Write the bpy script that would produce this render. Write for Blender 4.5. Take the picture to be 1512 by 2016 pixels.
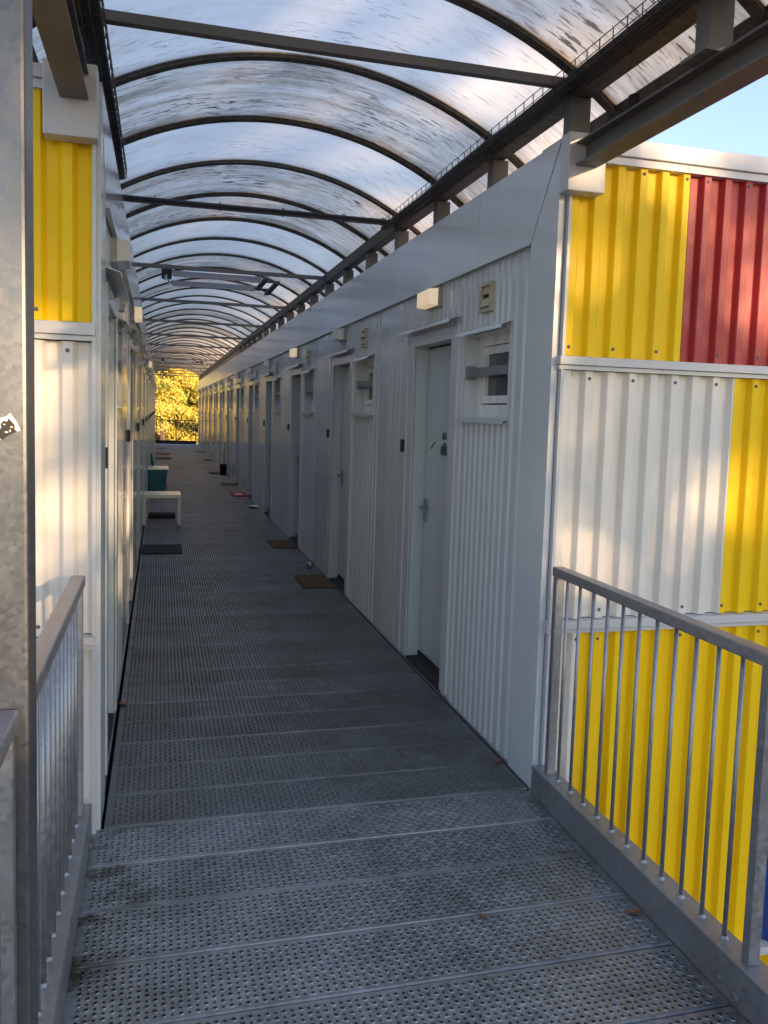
import bpy, math, random
import numpy as np
from mathutils import Vector, Matrix

# ------------------------------------------------------------------ scene, camera, sky, sun
S = bpy.context.scene
for o in list(bpy.data.objects):
    bpy.data.objects.remove(o, do_unlink=True)
C = S.collection

cam_d = bpy.data.cameras.new("camera")
cam = bpy.data.objects.new("camera", cam_d)
C.objects.link(cam)
S.camera = cam
PITCH, YAW, ROLL, EYE = 0.0885, 0.2701, 0.0315, 1.75
fwd = Vector((math.sin(YAW) * math.cos(PITCH), math.cos(YAW) * math.cos(PITCH), -math.sin(PITCH)))
rt = Vector((math.cos(YAW), -math.sin(YAW), 0))
up = rt.cross(fwd)
r2 = math.cos(ROLL) * rt + math.sin(ROLL) * up
u2 = -math.sin(ROLL) * rt + math.cos(ROLL) * up
cam.matrix_world = Matrix(((r2.x, u2.x, -fwd.x, 0), (r2.y, u2.y, -fwd.y, 0), (r2.z, u2.z, -fwd.z, EYE), (0, 0, 0, 1)))
cam_d.sensor_fit = 'HORIZONTAL'
cam_d.sensor_width = 36.0
cam_d.lens = 36.0 * 1666.69 / 1512.0
cam_d.shift_x = -18.44 / 1512.0
cam_d.shift_y = -45.67 / 1512.0
cam_d.clip_start = 0.02
cam_d.clip_end = 3000

SUN = Vector((0.42, -1.0, 0.185)).normalized()          # towards the sun
EL = math.asin(SUN.z)
AZ = math.atan2(SUN.x, SUN.y)
W = bpy.data.worlds.new("World")
S.world = W
W.use_nodes = True
wn = W.node_tree.nodes
wn.clear()
sky = wn.new('ShaderNodeTexSky')
sky.sky_type = 'NISHITA'
sky.sun_disc = False
sky.sun_elevation = EL
sky.sun_rotation = AZ
sky.air_density = 1.0
sky.dust_density = 0.6
sky.ozone_density = 2.5
bg = wn.new('ShaderNodeBackground')
bg.inputs['Strength'].default_value = 0.15
wo = wn.new('ShaderNodeOutputWorld')
hs = wn.new('ShaderNodeHueSaturation')
hs.inputs['Hue'].default_value = 0.517
hs.inputs['Saturation'].default_value = 0.92
hs.inputs['Value'].default_value = 0.42
gm = wn.new('ShaderNodeGamma')
gm.inputs[1].default_value = 0.85
W.node_tree.links.new(sky.outputs[0], gm.inputs[0])
W.node_tree.links.new(gm.outputs[0], hs.inputs['Color'])
W.node_tree.links.new(hs.outputs[0], bg.inputs[0])
W.node_tree.links.new(bg.outputs[0], wo.inputs[0])

sl = bpy.data.lights.new("sun", 'SUN')
sl.energy = 2.4
sl.angle = math.radians(0.53)
sl.color = (0.90, 0.60, 0.34)
sun = bpy.data.objects.new("sun", sl)
C.objects.link(sun)
sun.rotation_euler = SUN.to_track_quat('Z', 'Y').to_euler()

S.view_settings.view_transform = 'Standard'
S.view_settings.look = 'None'
S.view_settings.exposure = 3.12
S.view_settings.gamma = 1.0
S.view_settings.use_curve_mapping = False

random.seed(7)
rng = np.random.default_rng(11)

# ------------------------------------------------------------------ materials
def mat(name):
    m = bpy.data.materials.new(name)
    m.use_nodes = True
    n = m.node_tree.nodes
    b = n.get('Principled BSDF')
    return m, n, m.node_tree.links, b

def ramp(n, l, src, stops):
    r = n.new('ShaderNodeValToRGB')
    e = r.color_ramp.elements
    while len(e) < len(stops):
        e.new(0.5)
    for i, (p, c) in enumerate(stops):
        e[i].position = p
        e[i].color = (c, c, c, 1) if isinstance(c, (int, float)) else (*c, 1)
    l.new(src, r.inputs[0])
    return r.outputs[0]

def coords(n, l, scale=(1, 1, 1), kind='Object'):
    if kind == 'World':
        src = n.new('ShaderNodeNewGeometry').outputs['Position']
    else:
        src = n.new('ShaderNodeTexCoord').outputs[kind]
    mp = n.new('ShaderNodeMapping')
    mp.inputs['Scale'].default_value = scale
    l.new(src, mp.inputs[0])
    return mp.outputs[0]

def noise(n, l, vec, scale, detail=4, rough=0.55, dist=0.0):
    t = n.new('ShaderNodeTexNoise')
    t.inputs['Scale'].default_value = scale
    t.inputs['Detail'].default_value = detail
    t.inputs['Roughness'].default_value = rough
    t.inputs['Distortion'].default_value = dist
    l.new(vec, t.inputs['Vector'])
    return t.outputs['Fac']

def mixc(n, l, fac, a, b, mode='MIX'):
    m = n.new('ShaderNodeMix')
    m.data_type = 'RGBA'
    m.blend_type = mode
    for s, v in ((0, fac), (6, a), (7, b)):
        if hasattr(v, 'is_linked') or hasattr(v, 'links'):
            l.new(v, m.inputs[s])
        elif s == 0:
            m.inputs[0].default_value = v
        else:
            m.inputs[s].default_value = (*v, 1)
    return m.outputs[2]

def bump(n, l, b, h, strength, dist=0.01):
    bp = n.new('ShaderNodeBump')
    bp.inputs['Strength'].default_value = strength
    bp.inputs['Distance'].default_value = dist
    l.new(h, bp.inputs['Height'])
    l.new(bp.outputs[0], b.inputs['Normal'])

def painted(name, col, rough=0.3, dirt=0.12, dirtcol=(0.12, 0.11, 0.09), wav=0.0, spec=0.5, streak=False, scuff=0.0):
    m, n, l, b = mat(name)
    v = coords(n, l, (1, 1, 1), 'World')
    a = noise(n, l, v, 1.7, 5)
    vs = coords(n, l, (9, 9, 0.7), 'World')
    s = noise(n, l, vs, 1.0, 4, 0.6)
    f = ramp(n, l, a, [(0.35, 0.0), (0.8, dirt)])
    g = ramp(n, l, s, [(0.52, 0.0), (0.85, dirt * (1.6 if streak else 0.8))])
    c = mixc(n, l, f, col, dirtcol)
    c = mixc(n, l, g, c, dirtcol)
    if scuff:
        q = ramp(n, l, noise(n, l, coords(n, l, (5, 5, 11), 'World'), 1.0, 3, 0.6), [(0.735, 0.0), (0.76, scuff)])
        c = mixc(n, l, q, c, (0.72, 0.74, 0.76))
        q = ramp(n, l, noise(n, l, coords(n, l, (14, 14, 5), 'World'), 1.0, 2, 0.6), [(0.76, 0.0), (0.79, scuff)])
        c = mixc(n, l, q, c, (0.06, 0.06, 0.055))
    l.new(c, b.inputs['Base Color'])
    ra = ramp(n, l, noise(n, l, v, 6.0, 4), [(0.3, rough * 0.8), (0.75, min(1, rough * 1.35))])
    l.new(ra, b.inputs['Roughness'])
    b.inputs['Specular IOR Level'].default_value = spec
    if wav:
        vw = coords(n, l, (1, 1, 0.6), 'World')
        bump(n, l, b, noise(n, l, vw, 1.3, 2), wav, 0.02)
    return m

def galv(name, base=0.42, metal=0.75, rough=0.42, tint=(0.95, 0.99, 1.06), dirt=0.35, spangle=75, con=0.12, jit=0.0, moss=False):
    m, n, l, b = mat(name)
    v = coords(n, l, (1, 1, 1), 'World')
    vo = n.new('ShaderNodeTexVoronoi')
    vo.inputs['Scale'].default_value = spangle
    vo.inputs['Randomness'].default_value = 1.0
    vn = n.new('ShaderNodeVectorMath'); vn.operation = 'ADD'
    nz = n.new('ShaderNodeTexNoise'); nz.inputs['Scale'].default_value = 14; nz.inputs['Detail'].default_value = 3
    l.new(v, nz.inputs['Vector'])
    sc = n.new('ShaderNodeVectorMath'); sc.operation = 'SCALE'; sc.inputs['Scale'].default_value = 0.025
    l.new(nz.outputs['Color'], sc.inputs[0])
    l.new(v, vn.inputs[0]); l.new(sc.outputs[0], vn.inputs[1])
    l.new(vn.outputs[0], vo.inputs['Vector'])
    bw = n.new('ShaderNodeRGBToBW')
    l.new(vo.outputs['Color'], bw.inputs[0])
    t = tuple(base * x for x in tint)
    lo = tuple((1 - con) * x for x in t)
    hi = tuple(min(1, (1 + con) * x) for x in t)
    c = ramp(n, l, bw.outputs[0], [(0.1, lo), (0.5, t), (0.9, hi)])
    d = ramp(n, l, noise(n, l, v, 2.6, 6, 0.65), [(0.42, 0.0), (0.78, dirt)])
    c = mixc(n, l, d, c, (0.10, 0.095, 0.085))
    if jit:
        oi = n.new('ShaderNodeObjectInfo')
        c = mixc(n, l, 1.0, c, ramp(n, l, oi.outputs['Random'], [(0.0, 1.0 - jit), (1.0, 1.0)]), 'MULTIPLY')
        w = ramp(n, l, noise(n, l, coords(n, l, (2.2, 9, 1), 'World'), 1.0, 5, 0.7), [(0.56, 0.0), (0.74, 0.35)])
        c = mixc(n, l, w, c, tuple(min(1, 1.7 * x) for x in t))
    if moss:
        pos = n.new('ShaderNodeNewGeometry'); sp = n.new('ShaderNodeSeparateXYZ'); l.new(pos.outputs['Position'], sp.inputs[0])
        mr = n.new('ShaderNodeMapRange'); mr.inputs[1].default_value = 0.12; mr.inputs[2].default_value = -0.25; mr.inputs[3].default_value = 0.0; mr.inputs[4].default_value = 1.0
        l.new(sp.outputs[0], mr.inputs[0])
        mm = n.new('ShaderNodeMath'); mm.operation = 'MULTIPLY'; l.new(mr.outputs[0], mm.inputs[0])
        l.new(ramp(n, l, noise(n, l, coords(n, l, (5, 7, 1), 'World'), 1.0, 5, 0.7), [(0.50, 0.0), (0.62, 0.9)]), mm.inputs[1])
        c = mixc(n, l, mm.outputs[0], c, (0.035, 0.036, 0.014))
        bl = ramp(n, l, noise(n, l, coords(n, l, (3.1, 4.3, 1), 'World'), 1.0, 6, 0.72), [(0.60, 0.0), (0.72, 0.6)])
        c = mixc(n, l, bl, c, (0.05, 0.04, 0.03))
    l.new(c, b.inputs['Base Color'])
    b.inputs['Metallic'].default_value = metal
    rr = ramp(n, l, bw.outputs[0], [(0.1, rough * 0.85), (0.9, rough * 1.3)])
    l.new(rr, b.inputs['Roughness'])
    return m

def plain(name, col, rough=0.6, metal=0.0, var=0.25, scale=12):
    m, n, l, b = mat(name)
    v = coords(n, l)
    f = noise(n, l, v, scale, 5)
    c = ramp(n, l, f, [(0.3, tuple(x * (1 - var) for x in col)), (0.7, tuple(min(1, x * (1 + var)) for x in col))])
    l.new(c, b.inputs['Base Color'])
    b.inputs['Roughness'].default_value = rough
    b.inputs['Metallic'].default_value = metal
    return m

M_WALL = painted('grey_wall_paint', (0.55, 0.58, 0.595), 0.11, 0.10, wav=0.05, scuff=0.45)
M_FASC = painted('grey_fascia_paint', (0.55, 0.585, 0.61), 0.17, 0.06, wav=0.08)
M_FASCL = painted('wavy_fascia_paint', (0.55, 0.585, 0.61), 0.10, 0.06, wav=0.30)
M_DOOR = painted('grey_door_paint', (0.46, 0.515, 0.54), 0.2, 0.06, wav=0.03, scuff=0.4)
M_TRIM = painted('pale_trim_paint', (0.52, 0.52, 0.53), 0.32, 0.2)
M_YEL = painted('yellow_paint', (0.84, 0.545, 0.003), 0.45, 0.12, (0.33, 0.22, 0.05), streak=True, spec=0.22)
M_RED = painted('red_paint', (0.36, 0.02, 0.02), 0.42, 0.16, (0.12, 0.03, 0.025), streak=True)
M_WHITE = painted('white_paint', (0.70, 0.665, 0.61), 0.45, 0.22, (0.33, 0.29, 0.23), streak=True)
M_BLUE = painted('blue_paint', (0.012, 0.06, 0.30), 0.35, 0.08)
M_UPVC = painted('white_plastic', (0.78, 0.78, 0.78), 0.3, 0.02)
M_GALV = galv('galvanised_steel', 0.33, 0.75, 0.44)
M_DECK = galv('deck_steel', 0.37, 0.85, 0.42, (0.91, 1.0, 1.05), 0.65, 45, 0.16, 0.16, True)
M_DECK_IN = galv('corridor_deck_steel', 0.215, 0.80, 0.44, (0.92, 1.0, 1.03), 0.75, 45, 0.12, 0.2)  # darker steel for the planks inside the corridor
M_STEEL = galv('canopy_steel', 0.145, 0.3, 0.6, (1.06, 1.0, 0.93), 0.7, 40)
M_RIB = plain('dark_rib_steel', (0.085, 0.072, 0.060), 0.65, 0.2, 0.5, 25)
M_BLACK = plain('black_rubber', (0.018, 0.018, 0.02), 0.6)
M_DARK = plain('dark_void', (0.02, 0.021, 0.022), 0.8)
M_BEIGE = plain('aged_beige_plastic', (0.42, 0.38, 0.27), 0.5, 0, 0.18)
M_LAMPB = plain('grey_lamp_base', (0.34, 0.35, 0.34), 0.45)
M_COIR = plain('brown_coir', (0.10, 0.055, 0.025), 0.95, 0, 0.55, 60)
M_ORANGE = plain('orange_coir', (0.28, 0.11, 0.03), 0.95, 0, 0.5, 60)
M_CHAR = plain('charcoal_carpet', (0.022, 0.026, 0.03), 0.95, 0, 0.5, 70)
M_REDMAT = plain('red_carpet', (0.33, 0.02, 0.03), 0.95, 0, 0.35, 60)
M_PALEMAT = plain('pale_carpet', (0.55, 0.42, 0.40), 0.95, 0, 0.3, 60)
M_TEAL = plain('teal_plastic', (0.015, 0.16, 0.17), 0.35, 0, 0.15)
M_TABLE = plain('cream_laminate', (0.70, 0.68, 0.62), 0.22, 0, 0.05)
M_SILVER = plain('brushed_lid', (0.62, 0.65, 0.64), 0.28, 0.5, 0.1)
M_WOOD = plain('wooden_handle', (0.20, 0.11, 0.05), 0.6, 0, 0.3)
M_LEAF = plain('brown_leaf', (0.24, 0.09, 0.03), 0.7, 0, 0.4, 80)
M_GREEN = plain('green_sticker_print', (0.02, 0.075, 0.045), 0.5, 0, 0.5, 150)
M_PAPER = plain('white_sticker_paper', (0.78, 0.74, 0.68), 0.55, 0, 0.06, 60)
M_INK = plain('black_ink', (0.012, 0.010, 0.012), 0.5)
M_GROUND = plain('paving', (0.16, 0.155, 0.15), 0.9, 0, 0.3, 3)
M_BARK = plain('bark', (0.07, 0.05, 0.035), 0.9, 0, 0.4, 9)
M_BRICK = plain('distant_brick', (0.22, 0.13, 0.09), 0.9, 0, 0.2, 3)

def lamp_mat(name, e):
    m, n, l, b = mat(name)
    b.inputs['Base Color'].default_value = (0.72, 0.70, 0.62, 1)
    b.inputs['Roughness'].default_value = 0.4
    if e:
        v = coords(n, l)
        f = ramp(n, l, noise(n, l, v, 5, 1), [(0.3, (1.0, 0.62, 0.28)), (0.7, (1.0, 0.80, 0.52))])
        l.new(f, b.inputs['Emission Color'])
        b.inputs['Emission Strength'].default_value = e
    return m
M_DIFF = lamp_mat('opal_diffuser', 0.0)
M_DIFFON = lamp_mat('lit_opal_diffuser', 0.055)

def glass():
    m, n, l, b = mat('window_glass')
    b.inputs['Base Color'].default_value = (0.10, 0.12, 0.12, 1)
    b.inputs['Roughness'].default_value = 0.12
    b.inputs['Transmission Weight'].default_value = 0.35
    return m
M_GLASS = glass()

def jar_glass():
    m, n, l, b = mat('jar_glass')
    b.inputs['Base Color'].default_value = (0.85, 0.9, 0.9, 1)
    b.inputs['Roughness'].default_value = 0.05
    b.inputs['Transmission Weight'].default_value = 0.9
    return m
M_JAR = jar_glass()

P_HALF = 2.8776 / 6
def roof_mat(name, dirt, clear):
    """twin-wall polycarbonate: milky translucent sheet with algae streaks running along the flutes"""
    m, n, l, b = mat(name)
    out = n.get('Material Output')
    n.remove(b)
    uv = n.new('ShaderNodeUVMap')
    oi = n.new('ShaderNodeObjectInfo')
    off = n.new('ShaderNodeVectorMath'); off.operation = 'ADD'
    sc0 = n.new('ShaderNodeVectorMath'); sc0.operation = 'SCALE'; sc0.inputs['Scale'].default_value = 40.0
    cx = n.new('ShaderNodeCombineXYZ')
    l.new(oi.outputs['Random'], cx.inputs[0]); l.new(oi.outputs['Random'], cx.inputs[1])
    l.new(cx.outputs[0], sc0.inputs[0])
    l.new(uv.outputs[0], off.inputs[0]); l.new(sc0.outputs[0], off.inputs[1])
    def mp(s):
        q = n.new('ShaderNodeMapping'); q.inputs['Scale'].default_value = s
        l.new(off.outputs[0], q.inputs[0]); return q.outputs[0]
    specks = ramp(n, l, noise(n, l, mp((8, 40, 1)), 1.0, 3, 0.6), [(0.595 - 0.045 * dirt, 0.0), (0.63 - 0.03 * dirt, min(1.0, 1.3 * dirt))])
    dots = ramp(n, l, noise(n, l, mp((30, 44, 1)), 1.0, 2, 0.5), [(0.68, 0.0), (0.74, 0.6 * dirt)])
    zone = ramp(n, l, noise(n, l, mp((1.3, 2.4, 1)), 1.0, 3, 0.55), [(0.40, 0.06), (0.60, 1.0)])
    film = ramp(n, l, noise(n, l, mp((1.2, 9, 1)), 1.0, 4, 0.6), [(0.30, 0.16 * dirt), (0.72, min(0.95, 0.78 * dirt))])
    flute = n.new('ShaderNodeTexWave'); flute.wave_type = 'BANDS'; flute.bands_direction = 'Y'
    flute.inputs['Scale'].default_value = 16.0; flute.inputs['Distortion'].default_value = 0.3
    l.new(off.outputs[0], flute.inputs['Vector'])
    # eave dirt collects at both lower edges of the sheet (uv.x is metres along the arch from the crown)
    sx = n.new('ShaderNodeSeparateXYZ'); l.new(uv.outputs[0], sx.inputs[0])
    ab = n.new('ShaderNodeMath'); ab.operation = 'ABSOLUTE'; l.new(sx.outputs[0], ab.inputs[0])
    ev = n.new('ShaderNodeMapRange'); ev.inputs[1].default_value = 0.85; ev.inputs[2].default_value = 1.45; ev.inputs[3].default_value = 0.0; ev.inputs[4].default_value = 0.75
    l.new(ab.outputs[0], ev.inputs[0])
    evn = n.new('ShaderNodeMath'); evn.operation = 'MULTIPLY'
    l.new(ev.outputs[0], evn.inputs[0]); l.new(ramp(n, l, noise(n, l, mp((2, 22, 1)), 1.0, 4), [(0.3, 0.2), (0.7, 1.0)]), evn.inputs[1])
    clean = mixc(n, l, ramp(n, l, flute.outputs['Fac'], [(0.0, 0.0), (1.0, 0.10)]), (1.0, 0.965, 0.89), (0.90, 0.87, 0.81))
    c = mixc(n, l, film, clean, (0.52, 0.435, 0.33))
    zm = n.new('ShaderNodeMath'); zm.operation = 'MULTIPLY'; l.new(specks, zm.inputs[0]); l.new(zone, zm.inputs[1])
    c = mixc(n, l, zm.outputs[0], c, (0.05, 0.04, 0.032))
    c = mixc(n, l, dots, c, (0.10, 0.085, 0.075))
    c = mixc(n, l, evn.outputs[0], c, (0.17, 0.12, 0.085))
    av = n.new('ShaderNodeMath'); av.operation = 'ABSOLUTE'; l.new(sx.outputs[1], av.inputs[0])
    rv = n.new('ShaderNodeMapRange'); rv.inputs[1].default_value = P_HALF - 0.16; rv.inputs[2].default_value = P_HALF; rv.inputs[3].default_value = 0.0; rv.inputs[4].default_value = min(0.85, 0.25 + 0.5 * dirt)
    l.new(av.outputs[0], rv.inputs[0])
    rn = n.new('ShaderNodeMath'); rn.operation = 'MULTIPLY'
    l.new(rv.outputs[0], rn.inputs[0]); l.new(ramp(n, l, noise(n, l, mp((2.5, 5, 1)), 1.0, 5, 0.7), [(0.38, 0.0), (0.62, 1.0)]), rn.inputs[1])
    c = mixc(n, l, rn.outputs[0], c, (0.16, 0.125, 0.09))
    blot = ramp(n, l, noise(n, l, mp((0.9, 1.9, 1)), 1.0, 6, 0.7), [(0.50, 0.0), (0.66, min(0.85, 0.68 * dirt))])
    c = mixc(n, l, blot, c, (0.27, 0.22, 0.165))
    tr = n.new('ShaderNodeBsdfTranslucent'); l.new(c, tr.inputs[0])
    tp = n.new('ShaderNodeBsdfTransparent'); l.new(c, tp.inputs[0])
    df = n.new('ShaderNodeBsdfDiffuse'); l.new(c, df.inputs[0])
    gl = n.new('ShaderNodeBsdfGlossy'); gl.inputs['Roughness'].default_value = 0.22
    m1 = n.new('ShaderNodeMixShader'); m1.inputs[0].default_value = clear
    l.new(tr.outputs[0], m1.inputs[1]); l.new(tp.outputs[0], m1.inputs[2])
    m2 = n.new('ShaderNodeMixShader'); m2.inputs[0].default_value = 0.05
    l.new(m1.outputs[0], m2.inputs[1]); l.new(df.outputs[0], m2.inputs[2])
    fr = n.new('ShaderNodeFresnel'); fr.inputs[0].default_value = 1.4
    m3 = n.new('ShaderNodeMixShader'); l.new(fr.outputs[0], m3.inputs[0])
    l.new(m2.outputs[0], m3.inputs[1]); l.new(gl.outputs[0], m3.inputs[2])
    l.new(m3.outputs[0], out.inputs[0])
    return m
M_ROOFC = roof_mat('polycarbonate_clean', 0.30, 0.03)
M_ROOFD = roof_mat('polycarbonate_mossy', 1.2, 0.02)

def leaf_mat(name, cols, trans=0.35):
    m, n, l, b = mat(name)
    v = coords(n, l)
    f = noise(n, l, v, 0.55, 7, 0.72)
    c = ramp(n, l, f, [(0.32, cols[0]), (0.46, cols[1]), (0.57, cols[2]), (0.72, cols[3])])
    l.new(c, b.inputs['Base Color'])
    b.inputs['Roughness'].default_value = 0.6
    out = n.get('Material Output')
    t = n.new('ShaderNodeBsdfTranslucent'); l.new(c, t.inputs[0])
    mx = n.new('ShaderNodeMixShader'); mx.inputs[0].default_value = trans
    l.new(b.outputs[0], mx.inputs[1]); l.new(t.outputs[0], mx.inputs[2]); l.new(mx.outputs[0], out.inputs[0])
    return m
M_GOLD = leaf_mat('golden_leaves', [(0.07, 0.12, 0.025), (0.36, 0.35, 0.05), (0.74, 0.58, 0.13), (0.72, 0.45, 0.09)])
M_OLIVE = leaf_mat('olive_leaves', [(0.05, 0.07, 0.015), (0.14, 0.15, 0.02), (0.30, 0.24, 0.03), (0.36, 0.22, 0.04)])
M_GRN = leaf_mat('green_leaves', [(0.03, 0.06, 0.012), (0.06, 0.10, 0.02), (0.10, 0.13, 0.025), (0.16, 0.15, 0.03)])

# ------------------------------------------------------------------ mesh helpers
class MB:
    def __init__(s):
        s.v = []; s.f = []
    def quad(s, a, b, c, d):
        k = len(s.v); s.v += [a, b, c, d]; s.f.append((k, k + 1, k + 2, k + 3))
    def poly(s, pts):
        k = len(s.v); s.v += list(pts); s.f.append(tuple(range(k, k + len(pts))))
    def box(s, x0, x1, y0, y1, z0, z1):
        k = len(s.v)
        s.v += [(x0, y0, z0), (x1, y0, z0), (x1, y1, z0), (x0, y1, z0), (x0, y0, z1), (x1, y0, z1), (x1, y1, z1), (x0, y1, z1)]
        for q in ((0, 3, 2, 1), (4, 5, 6, 7), (0, 1, 5, 4), (1, 2, 6, 5), (2, 3, 7, 6), (3, 0, 4, 7)):
            s.f.append(tuple(k + i for i in q))
        return s
    def prism(s, pts, ext):
        """closed polygon pts (list of 3d), extruded by vector ext"""
        n = len(pts); k = len(s.v)
        s.v += [tuple(p) for p in pts] + [tuple(p[i] + ext[i] for i in range(3)) for p in pts]
        s.f.append(tuple(range(k + n - 1, k - 1, -1))); s.f.append(tuple(range(k + n, k + 2 * n)))
        for i in range(n):
            j = (i + 1) % n
            s.f.append((k + i, k + j, k + n + j, k + n + i))
        return s
    def tube(s, pts, r, seg=8, r1=None, cap=True):
        pts = [Vector(p) for p in pts]; N = len(pts); base = len(s.v)
        ref = None
        for i, p in enumerate(pts):
            t = (pts[min(i + 1, N - 1)] - pts[max(i - 1, 0)]).normalized()
            if ref is None:
                ref = Vector((0, 0, 1)) if abs(t.z) < 0.9 else Vector((1, 0, 0))
            a = t.cross(ref).normalized(); bb = a.cross(t).normalized()
            rr = r if r1 is None else r + (r1 - r) * i / (N - 1)
            for j in range(seg):
                w = 2 * math.pi * j / seg
                q = p + a * (rr * math.cos(w)) + bb * (rr * math.sin(w))
                s.v.append(tuple(q))
        for i in range(N - 1):
            for j in range(seg):
                j2 = (j + 1) % seg
                s.f.append((base + i * seg + j, base + (i + 1) * seg + j, base + (i + 1) * seg + j2, base + i * seg + j2))
        if cap:
            s.f.append(tuple(base + j for j in range(seg)))
            s.f.append(tuple(base + (N - 1) * seg + j for j in range(seg - 1, -1, -1)))
        return s
    def lathe(s, prof, seg=16, cx=0, cy=0):
        base = len(s.v); N = len(prof)
        for r, z in prof:
            for j in range(seg):
                w = 2 * math.pi * j / seg
                s.v.append((cx + r * math.cos(w), cy + r * math.sin(w), z))
        for i in range(N - 1):
            for j in range(seg):
                j2 = (j + 1) % seg
                s.f.append((base + i * seg + j, base + i * seg + j2, base + (i + 1) * seg + j2, base + (i + 1) * seg + j))
        return s
    def mesh(s, name, m, smooth=False):
        me = bpy.data.meshes.new(name)
        me.from_pydata(s.v, [], s.f)
        me.materials.append(m)
        if smooth:
            me.polygons.foreach_set('use_smooth', [True] * len(me.polygons))
        me.update()
        return me

def obj(name, me, parent=None, loc=(0, 0, 0), rotz=0.0, bevel=0.0):
    o = bpy.data.objects.new(name, me)
    C.objects.link(o)
    o.location = loc
    o.rotation_euler = (0, 0, rotz)
    if parent is not None:
        o.parent = parent
    if bevel:
        b = o.modifiers.new('bevel', 'BEVEL')
        b.width = bevel; b.segments = 2; b.limit_method = 'ANGLE'
    return o

def part(name, mb, m, parent=None, loc=(0, 0, 0), bevel=0.0, smooth=False, rotz=0.0):
    return obj(name, mb.mesh(name, m, smooth), parent, loc, rotz, bevel)

def tag(o, label, cat, group=None, kind=None):
    if label: o['label'] = label
    if cat: o['category'] = cat
    if group: o['group'] = group
    if kind: o['kind'] = kind
    return o

def thing(name, label, cat, loc=(0, 0, 0), rotz=0.0, group=None):
    o = bpy.data.objects.new(name, None)
    C.objects.link(o)
    o.empty_display_size = 0.1
    o.location = loc
    o.rotation_euler = (0, 0, rotz)
    return tag(o, label, cat, group)

def box(x0, x1, y0, y1, z0, z1):
    return MB().box(x0, x1, y0, y1, z0, z1)

def bx(name, m, parent, x0, x1, y0, y1, z0, z1, bevel=0.0):
    """a box part whose origin is its own middle"""
    cx, cy, cz = (x0 + x1) / 2, (y0 + y1) / 2, (z0 + z1) / 2
    return part(name, box(x0 - cx, x1 - cx, y0 - cy, y1 - cy, z0 - cz, z1 - cz), m, parent, (cx, cy, cz), bevel)

def dup(o, parent, loc=None):
    c = o.copy()
    C.objects.link(c)
    c.parent = parent
    if loc is not None: c.location = loc
    for ch in list(o.children):
        d = dup(ch, c)
    return c

# ------------------------------------------------------------------ key dimensions (metres)
XR, XL = 1.716, -0.241          # corridor wall faces
YR, YL = 3.537, 3.545           # facade planes
MOD = 2.8776                    # container pitch
NMOD = 13
ZG = -5.9                       # ground
YEND = YR + NMOD * MOD
P = MOD / 3.0                   # rib pitch

# ------------------------------------------------------------------ ground
g = MB()
g.quad((-400, -300, ZG), (400, -300, ZG), (400, 500, ZG), (-400, 500, ZG))
tag(part('ground', g, M_GROUND), None, None, kind='structure')

# ------------------------------------------------------------------ walkway of perforated planks
walk = bpy.data.objects.new('walkway', None); C.objects.link(walk)
walk['kind'] = 'structure'

def plank_mesh():
    """one pressed plank, 1.935 m long (x), 0.296 m deep (y): raised and plain holes on a 24 mm grid"""
    L, D, p = 1.935, 0.2975, 0.0242
    nx, ny = 78, 11
    x0 = (L - nx * p) / 2; y0 = (D - ny * p) / 2
    verts, faces = [], []
    def V(x, y, z):
        verts.append((x, y, z)); return len(verts) - 1
    T = -0.004
    grid = {}
    def G(ix, iy):                              # grid on half cells
        k = (ix, iy)
        if k not in grid:
            grid[k] = V(x0 + ix * p / 2, y0 + iy * p / 2, 0.0)
        return grid[k]
    ang = [math.radians(225 + 45 * j) for j in range(8)]
    ringpos = [(0, 0), (1, 0), (2, 0), (2, 1), (2, 2), (1, 2), (0, 2), (0, 1)]
    for i in range(nx):
        for j in range(ny):
            o = [G(2 * i + a, 2 * j + b) for a, b in ringpos]
            cx, cy = x0 + (i + 0.5) * p, y0 + (j + 0.5) * p
            rings = [(0.0112, 0.0), (0.0088, 0.0028), (0.0068, 0.0022), (0.0060, -0.010)] if (i + j) % 2 == 0 else [(0.0055, 0.0), (0.0053, -0.011)]
            prev = o
            for r, z in rings:
                cur = [V(cx + r * math.cos(a), cy + r * math.sin(a), z) for a in ang]
                for q in range(8):
                    q2 = (q + 1) % 8
                    faces.append((prev[q], prev[q2], cur[q2], cur[q]))
                prev = cur
    xa, xb, ya, yb = x0, x0 + nx * p, y0, y0 + ny * p
    # margins with rounded long edges and a folded flange
    prof = [(ya, 0.0), (0.012, 0.0005), (0.006, 0.0012), (0.0018, -0.0008), (0.0, -0.005), (0.0, -0.055)]
    for side in (0, 1):
        for (a, b) in zip(prof[:-1], prof[1:]):
            ya_, za_ = (a[0], a[1]) if not side else (D - a[0], a[1])
            yb_, zb_ = (b[0], b[1]) if not side else (D - b[0], b[1])
            q = [V(0, ya_, za_), V(L, ya_, za_), V(L, yb_, zb_), V(0, yb_, zb_)]
            faces.append(tuple(q) if side else tuple(reversed(q)))
    for (u, w) in ((0.0, xa), (xb, L)):
        faces.append((V(u, ya, 0), V(w, ya, 0), V(w, yb, 0), V(u, yb, 0)))
    for u in (0.0, L):
        faces.append((V(u, 0.001, -0.003), V(u, D - 0.001, -0.003), V(u, D, -0.055), V(u, 0, -0.055)))
    me = bpy.data.meshes.new('deck_plank')
    me.from_pydata(verts, [], faces)
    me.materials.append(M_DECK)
    me.update()
    return me
PLANK = plank_mesh()
YJ = 3.557                                        # a joint line
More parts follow.
